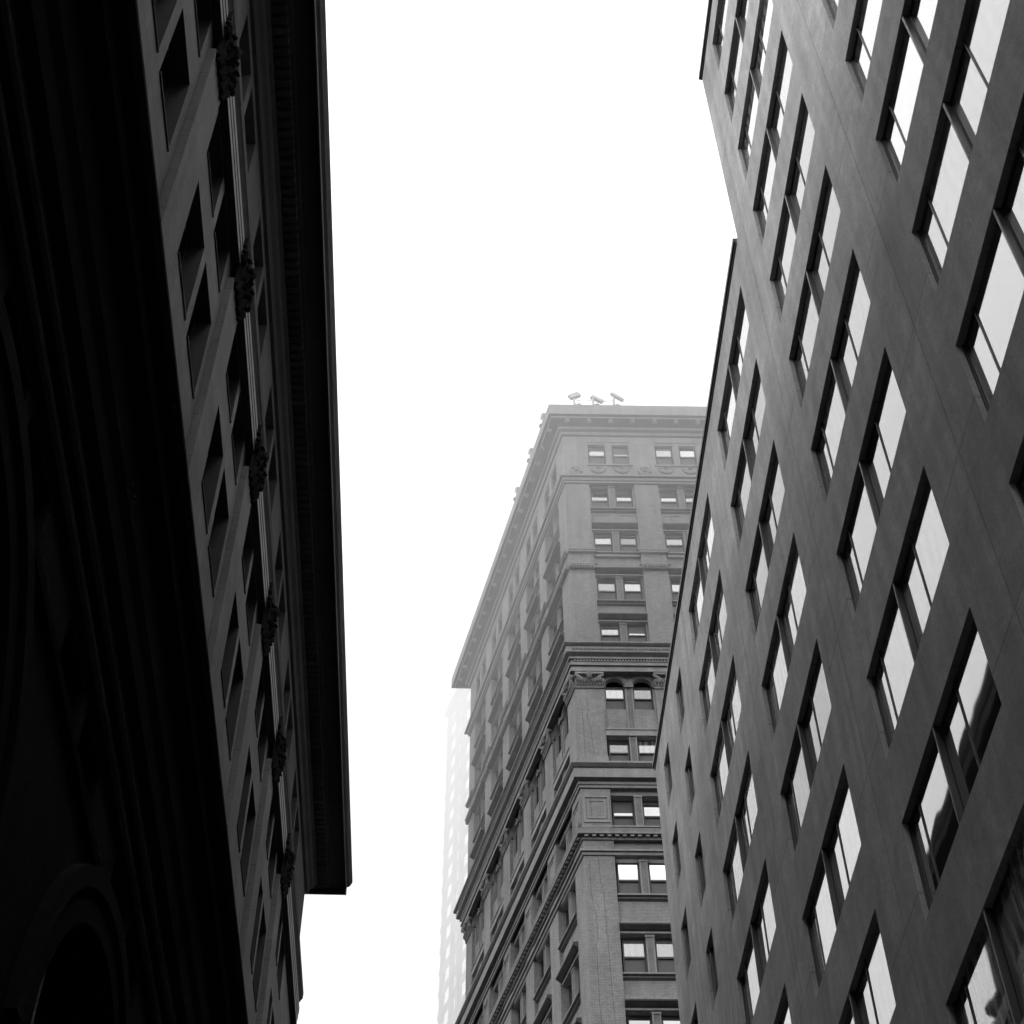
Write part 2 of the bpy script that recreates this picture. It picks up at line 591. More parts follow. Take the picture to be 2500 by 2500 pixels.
# protos (local metres)
def office_window(w_, h_):
    m = MB()
    g = MB()
    K = S
    rnd_ = random.Random(int(w_ * 100))
    def bx(a, c, d0, d1, z0, z1, mt='frame'): m.box(LF, a * K, c * K, d0 * K, d1 * K, z0 * K, z1 * K, mt)
    def gl(a, c, d, z0, z1, tilt=0.0):
        g.face([lf(a * K, d * K, z0 * K), lf(c * K, d * K, z0 * K), lf(c * K, (d + tilt) * K, z1 * K), lf(a * K, (d + tilt) * K, z1 * K)], None, 'glassR')
    if w_ > 0.3:
        parts = [(0.004, 0.205, -0.0150, 0.0), (0.212, 0.340, -0.0190, 0.006), (0.352, 0.563, -0.0150, 0.0), (0.570, 0.654, -0.0190, 0.006)]
        for a, c, d, fr in parts:
            gl(a, c, d, 0.004, h_ - 0.0005 - fr, rnd_.uniform(-.0006, .0006))
            if fr:
                bx(a, c, d - 0.004, d + 0.002, h_ - 0.001 - fr, h_ + 0.004)
                bx(a - 0.002, c + 0.002, d - 0.004, d + 0.003, -0.002, 0.012)
                bx(c - 0.004, c + 0.002, d - 0.004, d + 0.003, 0.012, h_ - fr)
            else:
                bx(a, c, d - 0.004, d + 0.002, -0.002, 0.006)
        for a in (0.205, 0.563):
            bx(a, a + 0.0035, -0.025, -0.0125, 0, h_, 'frame')
        bx(0.342, 0.3465, -0.03, -0.0015, 0.0, h_, 'frame')           # central mullion: near plate coloured as shaded, far plate as lit
        bx(0.3466, 0.3500, -0.03, -0.0017, 0.0, h_, 'mullion_lit')
        bx(0.654, w_ + 0.001, -0.03, -0.013, 0.0, h_, 'frame')
        bx(-0.001, 0.004, -0.03, -0.013, 0.0, h_, 'frame')
    else:
        gl(0.006, w_ - 0.03, -0.018, 0.004, h_ - 0.004)
        bx(w_ - 0.03, w_ + 0.001, -0.03, -0.012, 0.0, h_, 'frame')
        bx(-0.001, 0.006, -0.03, -0.014, 0.0, h_, 'frame')
        bx(0, w_, -0.03, -0.015, -0.001, 0.006, 'frame')
    o = m.build('window')
    p = g.build('pane')
    p.parent = o
    return o
protoW = office_window(0.662, WH)
protoN = office_window(0.168, WH)
for a, c, kd in cols_:
    for z in bots:
        top = 6.50 if c < UT else 5.165
        if z + WH > top - 0.05: continue
        v = [sees(FR(u, 0, zz)) for u in (a, c) for zz in (z, z + WH)]
        if not any(v): continue
        o = place(protoW if kd == 'wide' else protoN, rb, FR, a, 0, z, 1, 1)
for pr in (protoW, protoN):
    for ch in list(pr.children): bpy.data.objects.remove(ch)
    bpy.data.objects.remove(pr)

# ================================================================== LEFT: dark classical building
SL = 6.0
lb = thing('stone_building', (-SL, 20, 0), 'dark sooty classical stone building with huge dentilled cornice', 'building')
FL = Frame((-SL, 0), (0, 1), (1, 0), SL)
LN, LE = -5.0, 9.46
P0, PER = 2.955, 1.0165
ks = range(-7, 6)
b = MB()
us, hs = [LN], []
for k in ks:
    a = P0 + PER * k
    if a < LN + .1: continue
    us += [a, a + 0.287, a + 0.350, a + 0.635]
    hs += [len(us) - 4, len(us) - 2]
us.append(LE)
zs = [3.85, 4.862, 5.375, 5.598, 5.935, 5.96]
holes = {(i, j) for i in hs for j in (1, 3)}
b.grid(FL, us, zs, holes, 0.075, 'sootstone', 0.0, 'soot_shade_trim')  # reveals take the darker trim stone: recess shade painted in
b.grid(FL, us, [2.82, 2.86, 3.04, 3.85], {(i, 1) for i in hs}, 0.075, 'base_shade')
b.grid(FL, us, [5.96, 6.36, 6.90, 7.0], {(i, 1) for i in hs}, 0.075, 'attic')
# ground storey with big arches
ARC = [4.08 + 2.033 * k for k in range(-5, 3)]
ARAD, ASPR = 0.66, 2.07
def arch_wall(bb, F, u0, u1, z0, z1, arcs, rad, spr, depth, m, n=20, d=0.0, tube_r=0.0, base=None):
    cur = u0
    for c in arcs:
        if c - rad < u0 or c + rad > u1: continue
        bb.face([F(cur, d, z0), F(c - rad, d, z0), F(c - rad, d, z1), F(cur, d, z1)], None, m)
        pts = [(c - rad * math.cos(math.pi * i / n), spr + rad * math.sin(math.pi * i / n)) for i in range(n + 1)]
        for (ua, za), (ub, zb) in zip(pts[:-1], pts[1:]):
            bb.face([F(ua, d, za), F(ub, d, zb), F(ub, d, z1), F(ua, d, z1)], None, m)
            bb.face([F(ua, d, za), F(ub, d, zb), F(ub, d - depth, zb), F(ua, d - depth, za)], None, m)
        bb.face([F(c - rad, d, z0), F(c - rad, d - depth, z0), F(c - rad, d - depth, spr), F(c - rad, d, spr)], None, m)
        bb.face([F(c + rad, d, z0), F(c + rad, d - depth, z0), F(c + rad, d - depth, spr), F(c + rad, d, spr)], None, m)
        cur = c + rad
    bb.face([F(cur, d, z0), F(u1, d, z0), F(u1, d, z1), F(cur, d, z1)], None, m)
arch_wall(b, FL, LN, LE, -EYE / SL, 2.82, ARC, ARAD, ASPR, 0.12, 'base_shade')
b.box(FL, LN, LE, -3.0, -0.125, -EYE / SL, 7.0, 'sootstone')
b.face([FL(LE, 0, -EYE / SL), FL(LE, -0.125, -EYE / SL), FL(LE, -0.125, 7.0), FL(LE, 0, 7.0)], None, 'sootstone')
b.build('wall', lb)
# archivolts
b = MB()
for c in ARC:
    n = 24
    for (r0, r1, d0, d1) in ((ARAD + 0.005, ARAD + 0.07, 0.0, 0.022), (ARAD + 0.10, ARAD + 0.16, 0.0, 0.035)):
        for i in range(n):
            a0, a1 = math.pi * i / n, math.pi * (i + 1) / n
            q = [(c - r * math.cos(t), ASPR + r * math.sin(t)) for r, t in ((r0, a0), (r0, a1), (r1, a1), (r1, a0))]
            b.face([FL(u, d1, z) for u, z in q], None, 'base_shade')
            b.face([FL(q[0][0], d0, q[0][1]), FL(q[1][0], d0, q[1][1]), FL(q[1][0], d1, q[1][1]), FL(q[0][0], d1, q[0][1])], None, 'base_shade')
            b.face([FL(q[3][0], d0, q[3][1]), FL(q[2][0], d0, q[2][1]), FL(q[2][0], d1, q[2][1]), FL(q[3][0], d1, q[3][1])], None, 'base_shade')
b.build('archivolt', lb)
PATHL = [(-SL - 18.0, LE * SL), (-SL, LE * SL), (-SL, LN * SL)]      # travel with outside on the right? (handled by sign)
def path_left():
    # outside must lie to the right of travel: travelling +y on x=-SL puts +x on the right
    return [(-SL, LN * SL), (-SL, LE * SL), (-SL - 17.5, LE * SL)]
# pilasters between the window pairs
def add_part(name, parent): return MB()
for k in ks:
    a = P0 + PER * k - 0.32
    if a < LN: continue
    p = MB()
    p.box(FL, a, a + 0.215, 0.0005, 0.031, 3.9, 5.82, 'sootstone')
    p.box(FL, a - 0.012, a + 0.227, 0.0005, 0.040, 4.28, 4.36, 'sootstone')
    p.build('pilaster', lb)
    q = MB()
    q.box(FL, a - 0.03, a + 0.245, 0.0008, 0.062, 6.035, 6.10, 'capstone')     # abacus
    q.box(FL, a + 0.01, a + 0.205, 0.0312, 0.047, 5.80, 6.03, 'capstone')
    rnd = random.Random(k)
    for s_ in (0.0, 0.215):                                                   # scrolls
        sg = 1 if s_ else -1
        path, rr = [], []
        for t in range(22):
            an = -1.2 + t * 0.5
            rad = 0.042 * (1 - t / 24)
            path.append(FL(a + s_ + sg * (rad * math.cos(an)), 0.058, 5.975 + rad * math.sin(an)))
            rr.append(0.075 * (1 - t / 30))
        q.tube(path, rr, 'capstone', 6)
    for row in range(3):                                                      # leaves, curling outward
        nl = 4 - (row == 1)
        for t in range(nl):
            uu = a + 0.03 + t * 0.155 / (nl - 1) + (0.0 if nl == 4 else 0.0)
            z0_ = 5.775 + 0.062 * row
            hh = 0.10 + rnd.uniform(-.01, .01)
            q.tube([FL(uu, 0.040 + .004 * row, z0_), FL(uu + rnd.uniform(-.006, .006), 0.052 + .006 * row, z0_ + hh * .6), FL(uu + rnd.uniform(-.008, .008), 0.064 + .006 * row, z0_ + hh), FL(uu, 0.073 + .006 * row, z0_ + hh * .86)], [.05, .12, .09, .03], 'capstone', 5)
    q.ball(FL(a + 0.107, 0.072, 6.02), 0.2, 'capstone', .8, .7, 1.3)
    q.build('capital', lb)
# entablature below the attic, string mouldings, great cornice
b = MB()
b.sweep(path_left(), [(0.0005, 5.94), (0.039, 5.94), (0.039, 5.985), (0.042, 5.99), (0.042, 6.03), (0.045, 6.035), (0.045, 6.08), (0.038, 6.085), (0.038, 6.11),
                      (0.050, 6.14), (0.058, 6.155), (0.061, 6.20), (0.0005, 6.23)], SL, 'soot_shade_trim',
        ['soot_shade_trim', 'lit_band', 'soot_shade_trim', 'lit_band', 'soot_shade_trim', 'lit_band'] + ['soot_shade_trim'] * 7)
b.build('entablature', lb)
b = MB()
b.sweep(path_left(), [(0.0005, 3.40), (0.03, 3.43), (0.035, 3.52), (0.055, 3.56), (0.06, 3.70), (0.112, 3.74), (0.116, 3.80), (0.150, 3.83), (0.165, 3.862), (0.165, 3.885), (0.0005, 3.93)], SL, 'base_shade')
b.sweep(path_left(), [(0.0005, 3.06), (0.02, 3.075), (0.026, 3.10), (0.026, 3.13), (0.0005, 3.14)], SL, 'base_shade')
b.sweep(path_left(), [(0.0005, 3.19), (0.03, 3.20), (0.036, 3.225), (0.036, 3.25), (0.0005, 3.265)], SL, 'base_shade')
b.sweep(path_left(), [(0.0005, 2.80), (0.02, 2.805), (0.024, 2.83), (0.0005, 2.845)], SL, 'base_shade')
b.build('string_cornice', lb)
b = MB()
b.sweep(path_left(), [(0.0, 6.98), (0.018, 6.985), (0.03, 7.03), (0.05, 7.05), (0.058, 7.09), (0.075, 7.10), (0.078, 7.17), (0.165, 7.175), (0.172, 7.20), (0.262, 7.205),
                      (0.268, 7.165), (0.274, 7.165), (0.274, 7.235), (0.290, 7.25), (0.3085, 7.30), (0.3085, 7.325), (0.0, 7.40)], SL, 'soot_shade_trim')
u = LN
while u < LE + 0.1:                                                    # dentils
    b.box(FL, u, u + 0.030, 0.0785, 0.150, 7.115, 7.1715, 'soot_shade_trim')
    u += 0.052
b.build('cornice', lb)
# corbels at the far end of the wall silhouette & window sills
for k in ks:
    a = P0 + PER * k
    if a < LN: continue
    pass
# windows of the dark building
def dark_window(w_, h_, dpt, mull):
    m = MB(); g = MB()
    K = SL
    g.face([lf(0, -dpt * K, 0), lf(w_ * K, -dpt * K, 0), lf(w_ * K, -dpt * K, h_ * K), lf(0, -dpt * K, h_ * K)], None, 'glassL')
    t = 0.012
    for a, c, z0, z1 in ((0, t, 0, h_), (w_ - t, w_, 0, h_), (t, w_ - t, 0, t), (t, w_ - t, h_ - t, h_), (t, w_ - t, h_ * .5, h_ * .5 + t * 1.3)):
        m.box(LF, a * K, c * K, (-dpt - 0.004) * K, (-dpt + 0.006) * K, z0 * K, z1 * K, 'frame')
    m.box(LF, 0.003 * K, (w_ - 0.003) * K, (-dpt) * K, 0.006 * K, 0.0006 * K, 0.010 * K, 'soot_shade_trim')
    o = m.build('window'); p = g.build('pane'); p.parent = o
    return o
pr = {h: dark_window(0.287, h, 0.07, 0) for h in (0.513, 0.337, 0.54, 0.18)}
for k in ks:
    a = P0 + PER * k
    if a < LN: continue
    for da in (0.0, 0.350):
        for z0, h in ((2.86, 0.18), (4.862, 0.513), (5.598, 0.337), (6.36, 0.54)):
            w2 = 0.287 if da == 0 else 0.285
            if any(sees(FL(a + da + x, 0, zz), 0.02) for x in (0, .28) for zz in (z0, z0 + h)):
                place(pr[h], lb, FL, a + da, 0, z0, w2 / 0.287, 1)
for o in pr.values():
    for ch in list(o.children): bpy.data.objects.remove(ch)
    bpy.data.objects.remove(o)
for c in ARC:
    if not any(sees(FL(c + x, 0, zz), 0.05) for x in (-.6, 0, .6) for zz in (1.2, 2.2, 2.7)): continue
    m = MB(); g = MB()
    n = 16
    g.face([FL(c - ARAD, -0.11, -EYE / SL)] + [FL(c + ARAD, -0.11, -EYE / SL)] + [FL(c + ARAD * math.cos(math.pi * i / n), -0.11, ASPR + ARAD * math.sin(math.pi * i / n)) for i in range(n + 1)], None, 'glassL')
    for du in (-.22, .22):
        m.box(FL, c + du - .012, c + du + .012, -0.115, -0.095, -EYE / SL, ASPR + 0.58, 'frame')
    m.box(FL, c - ARAD, c + ARAD, -0.115, -0.09, ASPR - .03, ASPR, 'frame')
    o = m.build('arched_window', lb)
    p = g.build('pane')
    p.parent = o
    p.matrix_parent_inverse = Matrix.Translation(-lb.location) if False else Matrix.Identity(4)
    p.matrix_basis = Matrix.Identity(4)

# ================================================================== CENTRE: old brick skyscraper
SC = 66.0
a0 = R(1.3)
nv = Vector((math.sin(a0), math.cos(a0), 0))
ev = Vector((nv.y, -nv.x, 0))
COR = nv * SC + ev * (0.083 * SC)
sl = Vector((math.sin(R(-12.6)), math.cos(R(-12.6)), 0))
ml = Vector((-sl.y, sl.x, 0))
tb = thing('brick_skyscraper', (COR.x, COR.y, 0), 'old pale brick skyscraper with banded cornices rising into fog', 'building')
FF = Frame((COR.x, COR.y), ev, -nv, SC)            # front
FS = Frame((COR.x, COR.y), sl, ml, SC)             # street side, going away
FLEN, SLEN = 0.0238 + 0.0683 * 4, 0.0238 + 0.0718 * 5
REC = 0.003
Z0 = -EYE / SC
# floors: (top, bottom, glass recess, kind)
FLOORS = [(1.2950, 1.2630, 0.0036, 'pair'), (1.2320, 1.1950, 0.0085, 'bay'), (1.1630, 1.1300, 0.0066, 'bay'), (1.0990, 1.0640, 0.0068, 'bay'),
          (1.0375, 1.0100, 0.0066, 'bay'), (None, None, 0.0075, 'arch'), (0.9005, 0.8700, 0.0068, 'bay'), (0.8386, 0.8050, 0.0105, 'bay')]
zt = 0.7749
while zt > 0.42:
    FLOORS.append((zt, zt - 0.0345 if zt > .77 else zt - 0.0345, 0.0082, 'bay'))
    zt = (0.7060 if zt > 0.77 else zt - 0.0645)
BAYW = {'F': (0.0445, 0.0683), 'S': (0.0480, 0.0718)}
GL = [(0.0030, 0.0177), (0.0274, 0.0415)]
GLS = [(0.0035, 0.0190), (0.0295, 0.0450)]
wall = MB()
trim = MB()
wins = []
for F, key, nb in ((FF, 'F', 4), (FS, 'S', 5)):
    bw, per = BAYW[key]
    length = FLEN if key == 'F' else SLEN
    gl_ = GL if key == 'F' else GLS
    cc = (bw - 0.006) / 2
    # piers, from the ground to the string under the top floor
    for j in range(nb + 1):
        u0 = j * per
        u1 = u0 + 0.0238
        if j < nb or True:
            wall.face([F(u0, 0, Z0), F(u1, 0, Z0), F(u1, 0, 1.232), F(u0, 0, 1.232)], None, 'brick')
            if j < nb: wall.face([F(u1, 0, Z0), F(u1, -REC, Z0), F(u1, -REC, 1.232), F(u1, 0, 1.232)], None, 'brick')
            if j > 0: wall.face([F(u0, -REC, Z0), F(u0, 0, Z0), F(u0, 0, 1.232), F(u0, -REC, 1.232)], None, 'brick')
        # capping courses on the piers
        for (z0, z1, pd, mt) in ((1.1283, 1.1318, 0.0028, 'trim'), (1.1052, 1.1115, 0.0030, 'carved')):
            trim.box(F, u0 - (0.0015 if j else 0), u1 + 0.0015, 0.0001, pd, z0, z1, mt)
            trim.box(F, u0 - (0.0025 if j else 0), u1 + 0.0025, 0.0001, pd + 0.0008, z1 - 0.0012, z1, 'trim')
        if mt:
            x = u0 + 0.001
            while x < u1:
                trim.ball(F(x, 0.0034, 1.1082), 0.09, 'trim', 1, 1, 1.3, 6, 4)
                x += 0.0026
        # framed panel beside the small floor
        if j == 0 or True:
            zc0, zc1 = 0.8085, 0.8350
            for (ua, ub, za, zb) in ((u0 + .0015, u0 + .003, zc0, zc1), (u1 - .003, u1 - .0015, zc0, zc1), (u0 + .003, u1 - .003, zc0, zc0 + .0015), (u0 + .003, u1 - .003, zc1 - .0015, zc1)):
                trim.box(F, ua, ub, 0.0001, 0.0009, za, zb, 'trim')
            for (ua, ub, za, zb) in ((u0 + .0048, u0 + .0058, zc0 + .004, zc1 - .004), (u1 - .0058, u1 - .0048, zc0 + .004, zc1 - .004), (u0 + .0058, u1 - .0058, zc0 + .004, zc0 + .005), (u0 + .0058, u1 - .0058, zc1 - .005, zc1 - .004)):
                trim.box(F, ua, ub, 0.0001, 0.0006, za, zb, 'trim')
        # pier base step above the second cornice
        trim.box(F, u0 - 0.0008 if j else u0, u1 + .0008, 0.0001, 0.0012, 0.868, 0.8765, 'trim')
    # infill of the bays
    for j in range(nb):
        u0 = j * per + 0.0238
        u1 = u0 + bw
        um = u0 + cc
        zsorted = []
        prev = 1.232
        us2 = [u0, um, um + 0.006, u1]
        for (tp, bt, rc, kd) in FLOORS[1:]:
            if kd == 'arch':
                # spandrel + arched pair
                zA0, zA1, spr, rad = 0.9325, 0.9740, 0.9600, 0.0084
                wall.face([F(u0, -REC, zA1), F(u1, -REC, zA1), F(u1, -REC, prev), F(u0, -REC, prev)], None, 'brick')
                cs = [u0 + gl_[0][0] + (gl_[0][1] - gl_[0][0]) / 2, u0 + gl_[1][0] + (gl_[1][1] - gl_[1][0]) / 2]
                arch_wall(wall, F, u0, u1, zA0, zA1, cs, rad, spr, rc - REC, 'trim', 14, -REC)
                for c in cs:
                    for i in range(14):
                        t0, t1 = math.pi * i / 14, math.pi * (i + 1) / 14
                        for (r0, r1, dd) in ((rad + .0002, rad + .0009, .0012), (rad + .0015, rad + .0023, .0018)):
                            q = [(c - r * math.cos(t), spr + r * math.sin(t)) for r, t in ((r0, t0), (r0, t1), (r1, t1), (r1, t0))]
                            trim.face([F(a, -REC + dd, z) for a, z in q], None, 'trim')
                            trim.face([F(q[0][0], -REC, q[0][1]), F(q[1][0], -REC, q[1][1]), F(q[1][0], -REC + dd, q[1][1]), F(q[0][0], -REC + dd, q[0][1])], None, 'trim')
                            trim.face([F(q[3][0], -REC, q[3][1]), F(q[2][0], -REC, q[2][1]), F(q[2][0], -REC + dd, q[2][1]), F(q[3][0], -REC + dd, q[3][1])], None, 'trim')
                    trim.box(F, c - rad - .0018, c - rad + .0004, -REC + .0001, -REC + .0022, spr - .0035, spr, 'carved')
                    trim.box(F, c + rad - .0004, c + rad + .0018, -REC + .0001, -REC + .0022, spr - .0035, spr, 'carved')
                prev = zA0
                wins.append((F, key, j, u0, 0.9325, 0.9325 + 0.029, rc, 'arch', gl_))
                continue
            wall.face([F(u0, -REC, tp), F(u1, -REC, tp), F(u1, -REC, prev), F(u0, -REC, prev)], None, 'brick')
            # reveals of the bay opening
            wall.face([F(u0, -REC, tp), F(u1, -REC, tp), F(u1, -rc, tp), F(u0, -rc, tp)], None, 'trim')
            wall.face([F(u0, -REC, bt), F(u1, -REC, bt), F(u1, -rc, bt), F(u0, -rc, bt)], None, 'trim')
            wall.face([F(u0, -REC, bt), F(u0, -rc, bt), F(u0, -rc, tp), F(u0, -REC, tp)], None, 'brick')
            wall.face([F(u1, -REC, bt), F(u1, -rc, bt), F(u1, -rc, tp), F(u1, -REC, tp)], None, 'brick')
            # wall strip behind the column
            g0, g1 = gl_
            trim.box(F, u0 + g0[1] + .0012, u0 + g1[0] - .0012, -rc - .001, -rc + .0015, bt, tp, 'oldframe')
            # ornamented colonnette
            trim.box(F, um + .0002, um + .0058, -rc + .0006, -REC + .0001, bt, tp - .0002, 'carved')
            trim.box(F, um - .0001, um + .0008, -rc + .0005, -REC + .0006, bt, tp - .002, 'trim')
            trim.box(F, um + .0052, um + .0061, -rc + .0005, -REC + .0006, bt, tp - .002, 'trim')
            trim.box(F, um - .0006, um + .0066, -rc + .0004, -REC + .0009, tp - .0019, tp - .0003, 'trim')
            if tp > 1.0:      # pale jamb strips on the upper floors
                trim.box(F, u0 + .0001, u0 + g0[0] - .0014, -rc + .0002, -REC - .001, bt + .0001, tp - .0001, 'trim')
                trim.box(F, u0 + g1[1] + .0014, u1 - .0001, -rc + .0002, -REC - .001, bt + .0001, tp - .0001, 'trim')
            # sill
            trim.prism(F, u0 + .0001, u1 - .0001, [(-rc + .0002, bt - .0045), (-REC + .0001, bt - .0045), (-.0008, bt - .0030), (-.0008, bt - .0024), (.0014, bt - .0014), (.0014, bt - .0002), (-rc + .0002, bt + .0004)], ['trim_shade', 'trim_shade', 'trim', 'trim_shade', 'trim', 'trim', 'trim'])
            # hood over the opening
            if tp not in (1.2320, 0.8386, 0.7749, 0.9005):
                trim.prism(F, u0 + .0001, u1 - .0001, [(-REC + .0001, tp + .0022), (.0002, tp + .0030), (.0038, tp + .0050), (.0040, tp + .0062), (.0040, tp + .0074), (-REC + .0001, tp + .0088)], ['trim_shade', 'trim_shade', 'trim_shade', 'trim', 'trim', 'trim'])
                trim.box(F, u0 + .0001, u1 - .0001, -REC + .0001, -0.0012, tp + .0004, tp + .0021, 'trim')
            if tp == 0.9005:
                trim.box(F, u0 + .0001, u1 - .0001, -REC + .0001, -0.0002, tp + .0002, tp + .006, 'trim')
                trim.box(F, u0 + .0001, u1 - .0001, -REC + .0001, 0.0006, tp + .0061, tp + .0078, 'trim')
            prev = bt
            wins.append((F, key, j, u0, bt, tp, rc, 'bay', gl_))
        wall.face([F(u0, -REC, Z0), F(u1, -REC, Z0), F(u1, -REC, prev), F(u0, -REC, prev)], None, 'brick')
        # capping courses across the bay
        trim.box(F, u0 + .0015, u1 - .0015, -REC + .0001, -0.0003, 1.1283 - .0035, 1.1318 - .0035, 'trim')
        trim.box(F, u0 + .0015, u1 - .0015, -REC + .0001, 0.0002, 1.1052 - .002, 1.1115 - .002, 'carved')
        x = u0 + .0028
        while x < u1 - .002:
            trim.ball(F(x, 0.0003, 1.1062), 0.09, 'trim', 1, 1, 1.3, 6, 4)
            x += .0026
        # colonnette rising through the arched storey
        trim.box(F, um + .0002, um + .0058, -0.0075, -REC + .0006, 0.8705, 0.9575, 'carved')
        trim.box(F, um - .0001, um + .0008, -0.0076, -REC + .0014, 0.8705, 0.9560, 'trim')
        trim.box(F, um + .0052, um + .0061, -0.0076, -REC + .0014, 0.8705, 0.9560, 'trim')
        trim.box(F, um - .0008, um + .0068, -0.0078, 0.0000, 0.9561, 0.9600, 'carved')
        # sunk panels under the second floor windows
        for g in gl_:
            trim.box(F, u0 + g[0], u0 + g[1], -REC + .0001, -REC + .0008, 1.1865, 1.1876, 'trim')
            trim.box(F, u0 + g[0], u0 + g[0] + .0008, -REC + .0001, -REC + .0008, 1.1755, 1.1864, 'trim')
    # top floor: flush wall with pairs, garland frieze below
    us, hs = [0.0], []
    for j in range(nb):
        u0 = j * per + 0.0238
        for g in gl_:
            us += [u0 + g[0] - .0018, u0 + g[1] + .0012]
            hs.append(len(us) - 2)
    us.append(length)
    wall.grid(F, us, [1.232, 1.2630, 1.2950, 1.3125], {(i, 1) for i in hs}, 0.007, 'ashlar')
    for j in range(nb):
        u0 = j * per + 0.0238
        wins.append((F, key, j, u0, 1.2630, 1.2950, 0.006, 'pair', gl_))
        trim.box(F, u0 - .0006, u0 + bw + .0006, 0.0001, 0.0016, 1.2602, 1.2624, 'trim')
        trim.box(F, u0, u0 + bw, 0.0001, 0.0007, 1.2990, 1.3065, 'trim')
        for g in gl_:                                   # garlands
            c = u0 + (g[0] + g[1]) / 2
            carv = MB()
            for rr, dz in ((0.0078, 0), (0.0052, 0.0012)):
                carv.tube([F(c - rr * math.cos(math.pi * i / 10), 0.0006, 1.2590 - dz * .3 - rr * 1.15 * math.sin(math.pi * i / 10)) for i in range(11)], [0.05 + 0.07 * math.sin(math.pi * i / 10) for i in range(11)], 'trim', 6)
            carv.ball(F(c, 0.0006, 1.2565), 0.16, 'carved')
            carv.build('garland', tb)
    for j in range(nb + 1):                             # roundels on the piers
        c = j * per + 0.0119
        carv = MB()
        for rr, tr in ((0.0055, 0.10), (0.0034, 0.08)):
            carv.tube([F(c + rr * math.cos(2 * math.pi * i / 16), 0.0006, 1.2520 + rr * math.sin(2 * math.pi * i / 16)) for i in range(17)], tr, 'trim', 6, False)
        carv.ball(F(c, 0.0006, 1.2520), 0.16, 'carved')
        carv.build('roundel', tb)
    # pier capitals of the arched storey
    for j in range(nb + 1):
        u0 = j * per
        cap = MB()
        x0, x1 = (u0 - .0005 if j else u0), u0 + 0.0243
        cap.box(F, x0, x1, 0.0001, 0.0012, 0.9535, 0.9562, 'carved')
        cap.box(F, x0, x1 + .0006, 0.0001, 0.0046, 0.9672, 0.9692, 'trim')
        rnd = random.Random(j * 3 + (key == 'F'))
        for t in range(10):
            uu = x0 + (x1 - x0) * (t + .5) / 10
            cap.ball(F(uu, 0.0012, 0.9580 + rnd.uniform(-.0005, .0005)), 0.10, 'carved', .8, .9, 1.7)
            cap.ball(F(uu + .001, 0.0022, 0.9615 + rnd.uniform(-.0008, .0008)), 0.12, 'carved', .8, .9, 1.5)
        for t in range(7):                                # diagonal scrolls
            f_ = t / 6
            cap.ball(F(x0 + .001 + f_ * .007, .0030 - .0012 * f_, 0.9668 - f_ * .0058), 0.11, 'trim', 1.1, .9, .9)
            cap.ball(F(x1 - .001 - f_ * .007, .0030 - .0012 * f_, 0.9668 - f_ * .0058), 0.11, 'trim', 1.1, .9, .9)
        cap.ball(F((x0 + x1) / 2, 0.0045, 0.9660), 0.22, 'carved', .8, .8, 1.5)
        cap.build('capital', tb)

wall.box(FF, 0.004, FLEN, -0.30, -0.0165, Z0, 1.335, 'brick')
# core behind the street side
core = MB()
for F, ln in ((FS, SLEN),):
    P = [F(0.012, -0.0165, Z0), F(ln, -0.0165, Z0), F(ln, -0.25, Z0), F(0.012, -0.25, Z0)]
    Q = [Vector((p.x, p.y, 1.335 * SC + EYE)) for p in P]
    for i in range(4):
        wall.face([P[i], P[(i + 1) % 4], Q[(i + 1) % 4], Q[i]], None, 'brick')
    wall.face(Q, None, 'roof')
# far end of the street side
wall.face([FS(SLEN, 0, Z0), FS(SLEN, -0.0165, Z0), FS(SLEN, -0.0165, 1.3125), FS(SLEN, 0, 1.3125)], None, 'brick')
wall.build('wall', tb)
trim.build('trim', tb)

pl = FS(SLEN, 0, 0); pr_ = FF(FLEN, 0, 0)
back = pl + ev * 14
CPATH = [(pr_.x, pr_.y), (COR.x, COR.y), (pl.x, pl.y), (back.x, back.y)]
# travel so that outside is on the right: from back round the far end, along the street, then the front
CPATH = CPATH[::-1]
def right_ok():
    a, b_ = Vector(CPATH[1]), Vector(CPATH[2])
    t = (b_ - a).normalized()
    return Vector((t.y, -t.x)).dot(Vector((ml.x, ml.y))) > 0
if not right_ok(): CPATH = CPATH[::-1]
def cornice(prof, name='cornice', m='trim', ms=None):
    c = MB()
    c.sweep(CPATH, prof, SC, m, ms)
    return c
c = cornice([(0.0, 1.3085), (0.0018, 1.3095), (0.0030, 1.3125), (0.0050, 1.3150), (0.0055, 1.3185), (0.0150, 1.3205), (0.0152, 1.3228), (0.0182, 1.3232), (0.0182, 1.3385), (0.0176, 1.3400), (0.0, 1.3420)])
for F, ln in ((FF, FLEN), (FS, SLEN)):
    x = 0.0045
    while x < ln + .01:
        for (dx, dr) in ((0, .16), (.0014, .10), (-.0014, .10), (0.0, .1)):
            c.ball(F(x + dx, 0.0122 - (0.001 if dr == .1 else 0), 1.3200), dr, 'trim', 1.2, 1.2, .8, 6, 4)
        x += 0.0224
c.build('roof_cornice', tb)
c = cornice([(0.0, 1.2312), (0.0014, 1.2322), (0.0014, 1.2342), (0.0024, 1.2352), (0.0032, 1.2378), (0.0052, 1.2388), (0.0052, 1.2410), (0.0, 1.2428)])
c.build('string_course', tb)
